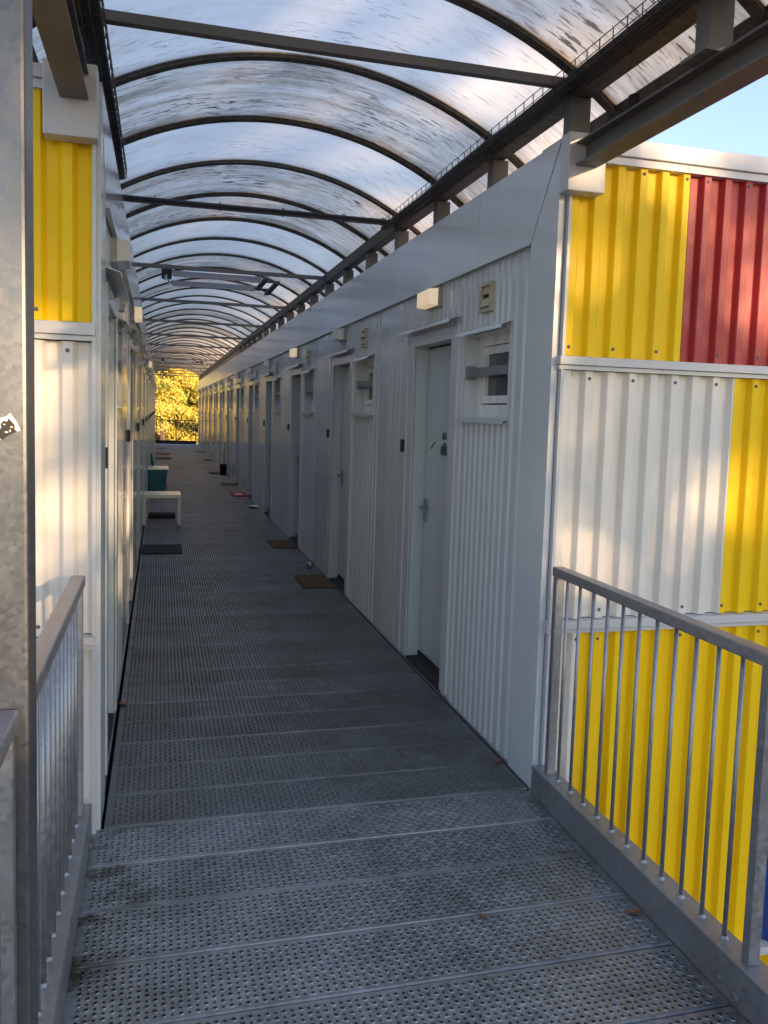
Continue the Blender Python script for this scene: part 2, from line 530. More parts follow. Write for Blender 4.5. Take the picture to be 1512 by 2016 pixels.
for k in range(-9, 124):
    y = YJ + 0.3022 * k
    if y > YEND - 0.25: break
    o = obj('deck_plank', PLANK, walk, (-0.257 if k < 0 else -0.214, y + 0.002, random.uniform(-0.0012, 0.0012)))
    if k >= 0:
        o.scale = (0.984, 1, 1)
        o.material_slots[0].link = 'OBJECT'; o.material_slots[0].material = M_DECK_IN
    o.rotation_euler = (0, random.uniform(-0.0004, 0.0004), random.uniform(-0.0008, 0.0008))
bx('landing_plate', M_GALV, walk, -0.214, 1.69, y + 0.004, y + 1.6, -0.05, 0.0)
for x in (-0.17, 0.72, 1.6):
    bx('support_beam', M_STEEL, walk, x - 0.04, x + 0.04, 0.8, YEND, -0.26, -0.06)
for x0, x1 in ((-0.2405, -0.2335), (1.7045, 1.7115)):
    bx('edge_strip', M_GALV, walk, x0, x1, YR + 0.03, YEND, -0.02, 0.006)

# ------------------------------------------------------------------ container blocks
# local frame of a block: +y along the wall, -x out into the corridor, wall face at x = 0
Z_F0, Z_F1 = 2.583, 2.977
DOOR = (1.397, 2.181, 0.0, 2.215)
WIN = (0.523, 1.163, 1.742, 2.205)

def wall_mesh(name, y_from, y_to):
    """pressed sheet wall of one module with door and window openings"""
    prof = []
    def flat(a, b, d=0.0): prof.append((a, d)); prof.append((b, d))
    flat(0.0, 0.30)
    def ribs(a, b, pitch=0.0785):
        n = max(1, int((b - a) / pitch)); w = (b - a) / n
        for i in range(n):
            s = a + i * w
            prof.extend([(s, 0.0), (s + w * 0.14, 0.011), (s + w * 0.44, 0.011), (s + w * 0.56, 0.0)])
        prof.append((b, 0.0))
    ribs(0.30, 0.523)
    ribs(0.523, 1.163)
    ribs(1.163, 1.397)
    ribs(1.397, 2.181)
    ribs(2.181, 2.42)
    x = 2.42
    for w in (0.14, 0.10, 0.13, 0.0876):            # flat seamed strips at the module joint
        prof.extend([(x, 0.0), (x + w - 0.012, 0.0), (x + w - 0.009, 0.007), (x + w - 0.003, 0.007)])
        x += w
    prof.append((x, 0.0))
    out = []
    for p in prof:
        if out and abs(out[-1][0] - p[0]) < 1e-6: continue
        if p[0] < y_from - 1e-6 or p[0] > y_to + 1e-6: continue
        out.append(p)
    if abs(out[-1][0] - y_to) > 1e-4: out.append((y_to, 0.0))
    mb = MB()
    for (a, da), (b, db) in zip(out[:-1], out[1:]):
        mid = (a + b) / 2
        holes = []
        for (h0, h1, z0, z1) in (DOOR, WIN):
            if h0 < mid < h1: holes.append((z0, z1))
        z = 0.0
        segs = []
        for z0, z1 in sorted(holes):
            if z0 > z: segs.append((z, z0))
            z = z1
        segs.append((z, 2.60))
        for z0, z1 in segs:
            mb.quad((da, a, z0), (da, a, z1), (db, b, z1), (db, b, z0))
    return mb.mesh(name, M_WALL)

WALL_FULL = wall_mesh('wall_sheet', 0.0, MOD)
WALL_SHORT = wall_mesh('wall_sheet', 0.0, 2.737)

def reveal(h, depth, m, name):
    h0, h1, z0, z1 = h
    mb = MB()
    t = 0.006
    mb.box(-0.002, depth, h0 - t, h0, z0, z1)
    mb.box(-0.002, depth, h1, h1 + t, z0, z1)
    mb.box(-0.002, depth, h0, h1, z1, z1 + t)
    mb.box(-0.002, depth, h0, h1, z0 - t, z0 - 0.0)
    return mb.mesh(name, m)

P_ = {}
P_['door_reveal'] = reveal(DOOR, 0.105, M_DOOR, 'door_reveal')
P_['win_reveal'] = reveal(WIN, 0.10, M_WALL, 'window_reveal')
cs = MB()                                          # casing round the door, three butted strips
cs.box(-0.012, 0.002, 1.283, 1.397, 0.03, 2.215).box(-0.012, 0.002, 2.181, 2.262, 0.03, 2.215).box(-0.0125, 0.002, 1.283, 2.262, 2.215, 2.292)
P_['casing'] = cs.mesh('door_casing', M_WALL)
P_['leaf'] = box(0.095, 0.135, 1.40, 2.170, 0.06, 2.205).mesh('door', M_DOOR)
gp = MB(); gp.box(0.099, 0.14, 2.170, 2.181, 0.05, 2.215)
P_['gap'] = gp.mesh('door_gasket', M_BLACK)
th = MB(); th.box(0.0, 0.13, 1.397, 2.181, 0.0, 0.02); th.box(0.085, 0.13, 1.397, 2.181, 0.02, 0.055)
P_['threshold'] = th.mesh('threshold', M_DARK)
hd = MB(); hd.box(0.083, 0.095, 2.085, 2.145, 1.00, 1.16); hd.tube([(0.092, 2.115, 1.10), (0.05, 2.115, 1.10)], 0.011, 8); hd.tube([(0.05, 2.125, 1.10), (0.05, 2.0, 1.10)], 0.010, 8)
P_['handle'] = hd.mesh('door_handle', M_GALV)

def hood(y0, y1, z, d, h=0.04):
    mb = MB()
    pts = [(0.0, y0, z + h), (-d, y0, z + 0.004), (-d - 0.004, y0, z - 0.016), (-d, y0, z - 0.016), (-d + 0.003, y0, z), (0.0, y0, z + h - 0.006)]
    mb.prism(pts, (0, y1 - y0, 0))
    return mb
P_['canopy'] = hood(1.27, 2.372, 2.318, 0.075, 0.03).mesh('door_hood', M_WALL)
P_['winhood'] = hood(0.505, 1.185, 2.218, 0.06, 0.03).mesh('window_hood', M_WALL)
sl_ = MB(); sl_.prism([(0.10, 0.505, 1.742), (-0.035, 0.505, 1.738), (-0.035, 0.505, 1.714), (-0.031, 0.505, 1.714), (-0.029, 0.505, 1.732), (0.10, 0.505, 1.736)], (0, 0.68, 0))
P_['sill'] = sl_.mesh('window_sill', M_WALL)
a0, a1, b0, b1 = WIN
wf = MB()
t = 0.055
wf.box(0.082, 0.135, a0, a0 + t, b0, b1).box(0.082, 0.135, a1 - t, a1, b0, b1)
wf.box(0.0825, 0.135, a0 + t, a1 - t, b1 - t, b1).box(0.0825, 0.135, a0 + t, a1 - t, b0, b0 + 0.075)
P_['frame'] = wf.mesh('window_frame', M_UPVC)
sa = MB()
s0, s1, r0, r1 = a0 + t + 0.008, a1 - t - 0.03, b0 + 0.083, b1 - t - 0.008
t2 = 0.042
sa.box(0.072, 0.12, s0, s0 + t2, r0, r1).box(0.072, 0.12, s1 - t2, s1, r0, r1).box(0.0725, 0.12, s0 + t2, s1 - t2, r0, r0 + t2).box(0.0725, 0.12, s0 + t2, s1 - t2, r1 - t2, r1)
P_['sash'] = sa.mesh('window_sash', M_UPVC)
P_['pane'] = box(0.095, 0.103, s0 + t2 - 0.004, s1 - t2 + 0.004, r0 + t2 - 0.004, r1 - t2 + 0.004).mesh('window_pane', M_GLASS)
br = MB()
br.box(0.006, 0.046, a0 + 0.006, a1 - 0.02, 1.975, 2.022); br.box(-0.004, 0.052, a1 - 0.03, a1 - 0.018, 1.96, 2.037); br.box(-0.002, 0.06, a0 + 0.006, a0 + 0.012, 1.96, 2.037)
P_['bar'] = br.mesh('window_bar', M_GALV)
lb = MB(); lb.box(-0.032, -0.0, 1.625, 1.905, 2.437, 2.553)
P_['lamp'] = lb.mesh('wall_lamp', M_LAMPB)
ld = MB(); ld.prism([(-0.033, 1.630, 2.442), (-0.088, 1.637, 2.449), (-0.088, 1.637, 2.542), (-0.033, 1.630, 2.549)], (0, 0.268, 0))
P_['diff'] = ld.mesh('diffuser', M_DIFF)
P_['diffon'] = ld.mesh('diffuser', M_DIFFON)
vf = MB()
v0, v1, w0, w1 = 0.758, 0.922, 2.315, 2.475
vf.box(-0.025, 0.012, v0, v0 + 0.02, w0, w1).box(-0.025, 0.012, v1 - 0.02, v1, w0, w1).box(-0.0255, 0.012, v0 + 0.02, v1 - 0.02, w1 - 0.02, w1).box(-0.0255, 0.012, v0 + 0.02, v1 - 0.02, w0, w0 + 0.02)
P_['vent'] = vf.mesh('wall_vent', M_BEIGE)
P_['ventin'] = box(-0.006, 0.01, v0 + 0.02, v1 - 0.02, w0 + 0.02, w1 - 0.02).mesh('vent_opening', M_DARK)
fl = MB(); fl.prism([(-0.012, v0 + 0.024, w0 + 0.024), (-0.030, v0 + 0.024, w0 + 0.03), (-0.012, v0 + 0.024, w0 + 0.076), (-0.008, v0 + 0.024, w0 + 0.076)], (0, 0.116, 0))
P_['flap'] = fl.mesh('vent_flap', M_BEIGE)
P_['flap2'] = MB().prism([(-0.012, v0 + 0.024, w0 + 0.084), (-0.030, v0 + 0.024, w0 + 0.09), (-0.012, v0 + 0.024, w0 + 0.136), (-0.008, v0 + 0.024, w0 + 0.136)], (0, 0.116, 0)).mesh('vent_flap', M_BEIGE)
P_['ventround'] = MB().prism([(-0.014, v0 + 0.082 + 0.05 * math.cos(a), w1 - 0.062 + 0.045 * math.sin(a)) for a in [math.pi * i / 9 for i in range(10)]], (0.006, 0, 0)).mesh('vent_ring', M_BEIGE)
P_['reader'] = box(-0.022, 0.0, 2.395, 2.432, 1.475, 1.565).mesh('card_reader', M_BLACK)
P_['plate'] = box(-0.006, 0.0, 2.495, 2.715, 2.29, 2.578).mesh('cover_plate', M_WALL)
lv = MB()
for i in range(5): lv.box(-0.004, 0.001, 2.49, 2.53, 0.15 + 0.03 * i, 0.165 + 0.03 * i)
P_['slots'] = lv.mesh('vent_slots', M_TRIM)

def ins(name, key, parent, y):
    return obj(name, P_[key], parent, (0, y, 0))

def container_block(name, label, loc, rotz, n, first_short):
    b = thing(name, label, 'building', loc, rotz)
    lit = (0, 2) if not first_short else (1, 4)
    for k in range(n):
        y = k * MOD
        if first_short:
            # index 0 is the module by the facade (its far end is cut by the corner)
            y = -k * MOD
        obj('wall_sheet', WALL_SHORT if (first_short and k == 0) else WALL_FULL, b, (0, y, 0))
        ins('door_reveal', 'door_reveal', b, y)
        ins('door_casing', 'casing', b, y)
        d = ins('door', 'leaf', b, y)
        obj('door_handle', P_['handle'], d); obj('door_gasket', P_['gap'], d)
        ins('threshold', 'threshold', b, y)
        ins('door_hood', 'canopy', b, y)
        w = ins('window_frame', 'frame', b, y)
        obj('window_sash', P_['sash'], w); obj('window_pane', P_['pane'], w); obj('window_bar', P_['bar'], w)
        ins('window_reveal', 'win_reveal', b, y)
        ins('window_sill', 'sill', b, y); ins('window_hood', 'winhood', b, y)
        l = ins('wall_lamp', 'lamp', b, y); obj('diffuser', P_['diffon' if k in lit else 'diff'], l)
        v = ins('wall_vent', 'vent', b, y); obj('vent_opening', P_['ventin'], v); obj('vent_flap', P_['flap'], v)
        obj('vent_flap', P_['flap2'] if k else P_['ventround'], v)
        ins('card_reader', 'reader', b, y)
        if not (first_short and k == 0): ins('cover_plate', 'plate', b, y)
        ins('vent_slots', 'slots', b, y)
        if k == 0 and not first_short:
            d['label'] = 'grey door with torn green stickers and a scribbled mark'
            st = MB()
            st.box(0.0925, 0.0945, 1.718, 1.839, 1.485, 1.547)
            st.prism([(0.0925, 1.795, 1.549), (0.0925, 1.790, 1.562), (0.0925, 1.775, 1.565), (0.0925, 1.768, 1.549)], (0.002, 0, 0))
            st.prism([(0.0925, 1.760, 1.549), (0.0925, 1.762, 1.568), (0.0925, 1.742, 1.569), (0.0925, 1.738, 1.549)], (0.002, 0, 0))
            st.prism([(0.0925, 1.735, 1.592), (0.0925, 1.747, 1.638), (0.0925, 1.757, 1.636), (0.0925, 1.762, 1.612), (0.0925, 1.774, 1.610), (0.0925, 1.790, 1.637), (0.0925, 1.808, 1.637), (0.0925, 1.818, 1.588)], (0.002, 0, 0))
            s_ = part('sticker_remnant', st, M_GREEN, d); s_['label'] = 'dark green torn sticker remnants on the nearest door'
            sc = MB()
            for i in range(7):
                a = 2.061 - i * 0.0137
                sc.prism([(0.0925, a, 1.514 + i * 0.0075), (0.0925, a - 0.010, 1.530 + i * 0.0072), (0.0925, a - 0.014, 1.527 + i * 0.0072), (0.0925, a - 0.004, 1.510 + i * 0.0075)], (0.002, 0, 0))
            part('marker_scribble', sc, M_INK, d)
    return b

RB = container_block('container_block', 'grey container housing block on the right, its end clad in yellow, red and white', (XR, YR, 0), 0, NMOD, False)
LY0 = 9.819 - YR                                     # world y of local y = 0 in the left block's first module
LB = container_block('container_block', 'grey container housing block on the left, its narrow end clad yellow over white', (XL, LY0, 0), math.pi, 13, True)

# fascia panels, corner trims, drip lip, roof and body of both blocks
def fascia(b, y0, y1, seams, near_y, nsign):
    """b local; the corner trim stands at near_y and runs nsign*0.285 along the wall; fascia mitred into it"""
    w = 0.285
    gpx = 0.002
    e = near_y
    trim = MB().prism([(-0.014, e, 0.0), (-0.014, e, 2.965), (-0.014, e + nsign * (w - 0.003), Z_F0 - 0.003), (-0.014, e + nsign * (w - 0.003), 0.0)], (0.030, 0, 0))
    part('corner_trim', trim, M_FASC, b)
    MF = M_FASC if nsign > 0 else M_FASCL
    pts = sorted(seams + [y0, y1])
    for a, c in zip(pts[:-1], pts[1:]):
        if nsign > 0 and a == y0:
            poly = [(e + 0.002, Z_F1), (c - gpx, Z_F1), (c - gpx, Z_F0), (e + w + 0.001, Z_F0)]
        elif nsign < 0 and c == y1:
            poly = [(e - 0.002, Z_F1), (a + gpx, Z_F1), (a + gpx, Z_F0), (e - w - 0.001, Z_F0)]
        else:
            poly = [(a + gpx, Z_F0), (a + gpx, Z_F1), (c - gpx, Z_F1), (c - gpx, Z_F0)]
        part('fascia_panel', MB().prism([(-0.016, q, z) for q, z in poly], (0.014, 0, 0)), MF, b)
    lo, hi = (e + w, y1) if nsign > 0 else (y0, e - w)
    bx('drip_lip', M_FASC, b, -0.030, -0.0165, lo, hi, Z_F0 - 0.012, Z_F0 + 0.004)
    bx('fascia_backing', M_DARK, b, 0.0, 0.05, y0 + 0.07, y1 - 0.07, Z_F0, Z_F1 - 0.01)

L_R = NMOD * MOD
fascia(RB, 0.0, L_R, [0.99] + [MOD * k for k in range(1, NMOD)], 0.0, 1)
yl_near = LY0 - YL                                   # local y of the facade on the left block
yl_far = LY0 - (LY0 + 12 * MOD)
fascia(LB, -12 * MOD, yl_near, [-MOD * k for k in range(0, 12)], yl_near, -1)
for b, ya, yb in ((RB, 0.06, L_R), (LB, -12 * MOD, yl_near - 0.06)):
    bx('body', M_DARK, b, 0.36, 9.0, ya, yb, ZG, 2.90)
    bx('roof', M_TRIM, b, 0.052, 9.0, ya, yb, 2.90, 2.95)
    bx('lower_wall', M_WALL, b, 0.0, 0.05, ya, yb, ZG, -0.002)

# ---- coloured corrugated end cladding; local to the facade plane, +x to the right, -y to the viewer
def corrugated(w, h, m, pitch=0.112, depth=0.030, phase=0.0, notch=None):
    prof = []
    n = int(w / pitch) + 2
    for i in range(-1, n):
        s = i * pitch + phase
        prof += [(s, 0.004), (s + 0.004, 0.0), (s + 0.038, 0.0), (s + 0.042, 0.004), (s + 0.054, depth - 0.004), (s + 0.058, depth), (s + 0.096, depth), (s + 0.100, depth - 0.004)]
    pts = []
    def at(x):
        for (a, da), (b, db) in zip(prof[:-1], prof[1:]):
            if a <= x <= b: return da + (db - da) * (x - a) / max(1e-6, b - a)
        return 0.0
    xs = [0.0] + [p[0] for p in prof if 0.001 < p[0] < w - 0.001] + [w]
    if notch: xs = sorted(set(xs + [notch[0]]))
    mb = MB()
    T = 0.0015
    for a, b in zip(xs[:-1], xs[1:]):
        top = h
        if notch and (a + b) / 2 < notch[0]: top = h - notch[1]
        mb.quad((a, at(a), 0), (b, at(b), 0), (b, at(b), top), (a, at(a), top))
        mb.quad((a, at(a) + T, 0), (a, at(a), 0), (a, at(a), top), (a, at(a) + T, top))
        mb.quad((a, at(a), 0), (a, at(a) + T, 0), (b, at(b) + T, 0), (b, at(b), 0))
    return mb
SCREW = MB().lathe([(0.0, -0.0), (0.0085, 0.0), (0.0085, 0.002), (0.005, 0.0022), (0.005, 0.006), (0.0, 0.007)], 8)
SCREW.v = [(x, -z, y) for x, y, z in SCREW.v]
SCREWM = SCREW.mesh('screw', M_STEEL)

def end_cladding(b, loc_y, xa, rows, mirror):
    """rows: (z0, z1, [(x0, x1, material, name)]) with world x; b is rotated by pi when mirror"""
    for z0, z1, ps in rows:
        for x0, x1, m, nm in ps:
            w = x1 - x0
            ph = -((x0 - xa) % 0.112)
            mb = corrugated(w, z1 - z0, m, phase=ph)
            o = part(nm, mb, m)
            o.parent = b
            if mirror:
                o.location = (XL - x0, LY0 - loc_y, z0); o.rotation_euler = (0, 0, math.pi)
            else:
                o.location = (x0 - XR, loc_y - YR, z0)
            sx = ph + 0.021
            k = 0
            while sx < w - 0.01:
                if sx > 0.01:
                    if k % 2 == 0: obj('screw', SCREWM, o, (sx, 0, 0.04))
                    if k % 2 == 1: obj('screw', SCREWM, o, (sx, 0, (z1 - z0) - 0.035))
                sx += 0.112; k += 1

YC = YR - 0.012
rowsR = [(2.036, 2.905, [(1.756, 2.352, M_YEL, 'yellow_cladding'), (2.353, 4.20, M_RED, 'red_cladding'), (4.201, 6.0, M_WHITE, 'white_cladding')]),
         (0.820, 1.972, [(1.756, 2.662, M_WHITE, 'white_cladding'), (2.663, 4.40, M_YEL, 'yellow_cladding'), (4.401, 6.0, M_RED, 'red_cladding')]),
         (-0.950, 0.756, [(1.756, 1.912, M_WHITE, 'white_cladding'), (1.913, 3.045, M_YEL, 'yellow_cladding'), (3.046, 4.6, M_BLUE, 'blue_cladding'), (4.601, 6.0, M_WHITE, 'white_cladding')]),
         (-2.9, -1.004, [(1.756, 3.2, M_YEL, 'yellow_cladding'), (3.201, 6.0, M_WHITE, 'white_cladding')])]
end_cladding(RB, YC, 1.756, rowsR, False)
YCL = YL - 0.012
rowsL = [(2.066, 2.930, [(-2.2, -0.258, M_YEL, 'yellow_cladding')]),
         (0.826, 1.990, [(-2.2, -0.258, M_WHITE, 'white_cladding')]),
         (-0.950, 0.770, [(-2.2, -0.258, M_WHITE, 'white_cladding')]),
         (-2.9, -1.004, [(-2.2, -0.258, M_YEL, 'yellow_cladding')])]
end_cladding(LB, YCL, -0.258 - 17 * 0.112, rowsL, True)

def facade_trim(b, mirror, x0, x1, yf, ledges, top):
    def L(name, m, xa, xb, ya, yb, za, zb, bev=0.0):
        if mirror: return bx(name, m, b, XL - xb, XL - xa, LY0 - yb, LY0 - ya, za, zb, bev)
        return bx(name, m, b, xa - XR, xb - XR, ya - YR, yb - YR, za, zb, bev)
    for i, (za, zb) in enumerate(ledges):
        L('ledge', M_TRIM, x0, x1, yf - 0.048, yf + 0.02, za + 0.02, zb, 0.003)
        L('ledge_lip', M_TRIM, x0 + 0.004, x1, yf - 0.034, yf + 0.02, za, za + 0.018)
    L('parapet', M_TRIM, x0, x1, yf - 0.045, yf + 0.25, top + 0.022, 3.003, 0.004)
    L('parapet_lip', M_TRIM, x0, x1, yf - 0.030, yf + 0.02, top - 0.012, top + 0.020)
    L('facade_backing', M_DARK, x0 + (0.012 if not mirror else 0.02), x1, yf + 0.026, yf + 0.060, ZG, 2.88)
facade_trim(RB, False, XR + 0.006, 6.0, YR, [(1.974, 2.033), (0.758, 0.817), (-1.002, -0.952)], 2.905)
facade_trim(LB, True, -2.2, XL - 0.004, YL, [(1.994, 2.062), (0.772, 0.823), (-1.002, -0.952)], 2.93)
# slim edge strips at the corner, and the white brackets that carry the canopy columns
bx('corner_strip', M_TRIM, RB, 0.021, 0.035, -0.030, 0.05, ZG, 2.90)
bx('corner_strip', M_TRIM, LB, 0.002, 0.017, LY0 - YL - 0.05, LY0 - YL + 0.030, ZG, 2.93)
bx('bracket_box', M_TRIM, RB, 1.690 - XR, 1.868 - XR, 3.435 - YR, 3.520 - YR, 2.738, 2.985, 0.004)
o = bx('bracket_box', M_TRIM, LB, XL + 0.234, XL + 0.424, LY0 - 3.530, LY0 - 3.440, 2.735, 3.0, 0.004)
o.location.x = XL - (-0.329); 

# ------------------------------------------------------------------ canopy
CX, RAD, ZPK, HALF = 0.71, 1.97, 3.515, 1.225
ZC = ZPK - RAD
AM = math.asin(HALF / RAD)
can = thing('walkway_canopy', 'arched translucent canopy with dark ribs over the whole walkway', 'canopy', (CX, YR, 2.95))
def cl(x, y, z): return (x - CX, y - YR, z - 2.95)
NA = 36
def arc(r, i, n=NA): 
    a = -AM + 2 * AM * i / n
    return (r * math.sin(a), ZC + r * math.cos(a) - 2.95)
rb = MB()
for (r0, r1, w) in ((RAD, RAD + 0.005, 0.028), (RAD + 0.005, RAD + 0.022, 0.012)):
    base = len(rb.v)
    for i in range(NA + 1):
        x0, z0 = arc(r0, i); x1, z1 = arc(r1, i)
        rb.v += [(x0, -w, z0), (x0, w, z0), (x1, w, z1), (x1, -w, z1)]
    for i in range(NA):
        k = base + 4 * i
        for q in range(4):
            q2 = (q + 1) % 4
            rb.f.append((k + q, k + q2, k + 4 + q2, k + 4 + q))
    rb.f.append((base + 3, base + 2, base + 1, base)); e = base + 4 * NA; rb.f.append((e, e + 1, e + 2, e + 3))
RIBM = rb.mesh('rib', M_RIB)
# thicker double rib flanges seen near the crown: a glazing bar above
gb = MB()
base = 0
for i in range(NA + 1):
    x0, z0 = arc(RAD + 0.030, i); x1, z1 = arc(RAD + 0.040, i)
    gb.v += [(x0, -0.024, z0), (x0, 0.024, z0), (x1, 0.024, z1), (x1, -0.024, z1)]
for i in range(NA):
    k = 4 * i
    for q in range(4):
        q2 = (q + 1) % 4
        gb.f.append((k + q, k + q2, k + 4 + q2, k + 4 + q))
BARM = gb.mesh('glazing_bar', M_STEEL)

def sheet(m):
    mb = MB()
    r = RAD + 0.026
    ny = 3
    me = bpy.data.meshes.new('roof_sheet')
    vs, fs, uvs = [], [], []
    for j in range(ny + 1):
        y = -P / 2 + 0.004 + (P - 0.008) * j / ny
        for i in range(NA + 1):
            x, z = arc(r, i)
            vs.append((x, y, z))
    for j in range(ny):
        for i in range(NA):
            k = j * (NA + 1) + i
            fs.append((k, k + NA + 1, k + NA + 2, k + 1))
    me.from_pydata(vs, [], fs)
    ul = me.uv_layers.new(name='UVMap')
    for p in me.polygons:
        for li in p.loop_indices:
            v = me.vertices[me.loops[li].vertex_index].co
            ul.data[li].uv = (r * math.asin(max(-1, min(1, v.x / r))), v.y)
    me.polygons.foreach_set('use_smooth', [True] * len(me.polygons))
    me.materials.append(m)
    return me
SHC, SHD = sheet(M_ROOFC), sheet(M_ROOFD)
def yk(k): return 3.47 + P * k
K0, K1 = -5, 39
pattern = {0: 0, 1: 1, 2: 0, 3: 1, 4: 1, 5: 0, -1: 1, -2: 0, 6: 0, 7: 1, 8: 0, 9: 1, 10: 0, 11: 0, 12: 0}
for k in range(K0, K1 + 1):
    y = yk(k) - YR + 0.02
    obj('rib', RIBM, can, (0, y, 0))
    obj('glazing_bar', BARM, can, (0, y, 0))
    if k < K1:
        obj('roof_sheet', SHD if pattern.get(k, k % 3 == 1) else SHC, can, (0, y + P / 2, 0))
    for sgn in (-1, 1):
        x0, x1 = (1.70, 1.79) if k <= 0 else (1.722, 1.812)
        if sgn < 0: x0, x1 = (-0.375, -0.285) if k <= 0 else (-0.392, -0.302)
        zb = 2.95 if k != 0 else 2.84
        bx('post', M_STEEL, can, x0 - CX, x1 - CX, yk(k) - 0.02 - YR, yk(k) + 0.06 - YR, zb - 2.95, 3.135 - 2.95, 0.004)
        if k < 0:
            bx('foot_plate', M_STEEL, can, x0 - 0.03 - CX, x1 + 0.03 - CX, yk(k) - 0.05 - YR, yk(k) + 0.09 - YR, -0.008, 0.004)
    if k % 3 == 0 and k > -4:
        bx('tie_bar', M_STEEL, can, -0.285 - CX, 1.705 - CX, yk(k) - 0.02 - YR, yk(k) + 0.02 - YR, 3.168 - 2.95, 3.206 - 2.95)
Y0, Y1 = yk(K0), yk(K1)
for x0, x1 in ((1.705, 1.79), (-0.375, -0.285)):
    bx('eave_beam', M_RIB, can, x0 - CX, x1 - CX, Y0 - YR, Y1 - YR, 3.137 - 2.95, 3.228 - 2.95)
for s in (-1, 1):
    x, z = arc(RAD + 0.012, NA if s > 0 else 0)
    bx('eave_edge', M_RIB, can, x - 0.02, x + 0.035 * 1, Y0 - YR, Y1 - YR, z - 0.035, z + 0.035)
# H-section beams from the brackets out over the bridge
def hbeam(xc, y0, y1, z0, z1, w, tf=0.009, tw=0.007):
    pts = [(-w / 2, z0), (w / 2, z0), (w / 2, z0 + tf), (tw / 2, z0 + tf), (tw / 2, z1 - tf), (w / 2, z1 - tf), (w / 2, z1), (-w / 2, z1), (-w / 2, z1 - tf), (-tw / 2, z1 - tf), (-tw / 2, z0 + tf), (-w / 2, z0 + tf)]
    mb = MB(); mb.prism([(xc + a - CX, y0 - YR, b - 2.95) for a, b in pts], (0, y1 - y0, 0))
    return mb
part('girder', hbeam(1.772, -1.6, 3.434, 2.842, 2.942, 0.10), M_STEEL, can)
part('girder', hbeam(-0.314, -1.6, 3.438, 2.868, 2.968, 0.10), M_STEEL, can)
part('downpipe', MB().tube([(1.93 - CX, 3.32 - YR, -0.02), (1.93 - CX, 3.32 - YR, 0.17)], 0.032, 12), M_BLACK, can)

# ------------------------------------------------------------------ cable trays along the eave beams
def tray(label, x0, x1, z0, y0, y1, ncab):
    t_ = thing('cable_tray', label, 'cable tray', ((x0 + x1) / 2, y0, z0))
    h = 0.062; w = x1 - x0
    rods = MB()
    for xx, zz in ((-w / 2, h), (-w / 2, h * 0.45), (-w / 2 + 0.005, 0), (0, -0.002), (w / 2 - 0.005, 0), (w / 2, h * 0.45), (w / 2, h)):
        rods.tube([(xx, 0, zz), (xx, y1 - y0, zz)], 0.0022, 5)
    part('long_rods', rods, M_RIB, t_)
    hp = MB().tube([(-w / 2, 0, h), (-w / 2, 0, 0.004), (-w / 2 + 0.006, 0, -0.003), (w / 2 - 0.006, 0, -0.003), (w / 2, 0, 0.004), (w / 2, 0, h)], 0.0024, 5).mesh('hoop', M_RIB)
    y = 0.05
    while y < y1 - y0:
        obj('hoop', hp, t_, (0, y, 0)); y += 0.10
    rr = random.Random(3)
    for i in range(ncab):
        xx = -w / 2 + 0.014 + (w - 0.028) * i / max(1, ncab - 1)
        pts = [(xx + rr.uniform(-0.006, 0.006), (y1 - y0) * j / 12, 0.014 + rr.uniform(0, 0.008)) for j in range(13)]
        if ncab > 3: pts[-1] = (xx * 0.5, y1 - y0 + 0.12, 0.03)
        part('cable', MB().tube(pts, rr.uniform(0.009, 0.017), 7), M_BLACK, t_, smooth=True)
tray('black wire cable tray hanging inside the right eave beam', 1.605, 1.695, 3.135, 0.2, yk(3) - 0.02, 5)
tray('black wire cable tray full of cables along the left eave beam', -0.282, -0.205, 3.10, 0.2, 5.45, 6)
cc = MB().tube([(-0.26, yk(3) - 0.035, 3.19), (0.3, yk(3) - 0.04, 3.185), (1.0, yk(3) - 0.036, 3.19), (1.70, yk(3) - 0.035, 3.188)], 0.014, 8)
cr = thing('cross_cable', 'black cable strapped along the second tie bar under the canopy', 'cable', (0.7, yk(3), 3.19))
part('cable', MB().tube([(x - 0.7, y - yk(3), z - 3.19) for x, y, z in [(-0.27, yk(3) - 0.035, 3.19), (0.3, yk(3) - 0.04, 3.185), (1.0, yk(3) - 0.036, 3.19), (1.70, yk(3) - 0.035, 3.188)]], 0.013, 8), M_BLACK, cr)
for x in (-0.05, 0.4, 0.85, 1.3, 1.6):
    part('strap', MB().tube([(x - 0.7, -0.052, 0.018), (x - 0.7, -0.055, -0.02), (x - 0.7, -0.03, -0.032), (x - 0.7, 0.026, -0.028), (x - 0.7, 0.026, 0.022), (x - 0.7, -0.02, 0.026), (x - 0.7, -0.052, 0.018)], 0.003, 5), M_BLACK, cr)

# ------------------------------------------------------------------ roof hatch openers hanging under the arch
def hatch(label, y):
    h = thing('roof_hatch_opener', label, 'hatch frame', (0.7, y, 3.2))
    for dy in (0.0, 0.73):
        bx('cross_bar', M_GALV, h, -0.585, 0.37, dy, dy + 0.025, -0.05, 0.012)
    m = bx('motor_box', M_BLACK, h, -0.70, -0.59, -0.08, 0.36, -0.035, 0.06, 0.006)
    part('motor_arm', MB().tube([(-0.01, -0.15, -0.03), (-0.01, -0.15, -0.11)], 0.014, 8).tube([(0.02, 0.16, -0.03), (0.03, 0.16, -0.10)], 0.011, 8), M_SILVER, m)
    bx('hinge_plate', M_RIB, h, 0.395, 0.455, 0.04, 0.96, -0.012, 0.012)
    bx('hinge_plate', M_RIB, h, 0.55, 0.61, 0.28, 1.33, -0.012, 0.012)
    part('hinge_rod', MB().tube([(0.28, 0.33, 0.0), (0.62, 0.36, 0.02)], 0.014, 6).tube([(0.25, 0.98, 0.0), (0.60, 1.02, 0.02)], 0.014, 6), M_RIB, h)
hatch('black and grey roof hatch opener hanging under the nearer canopy arches', 9.6)
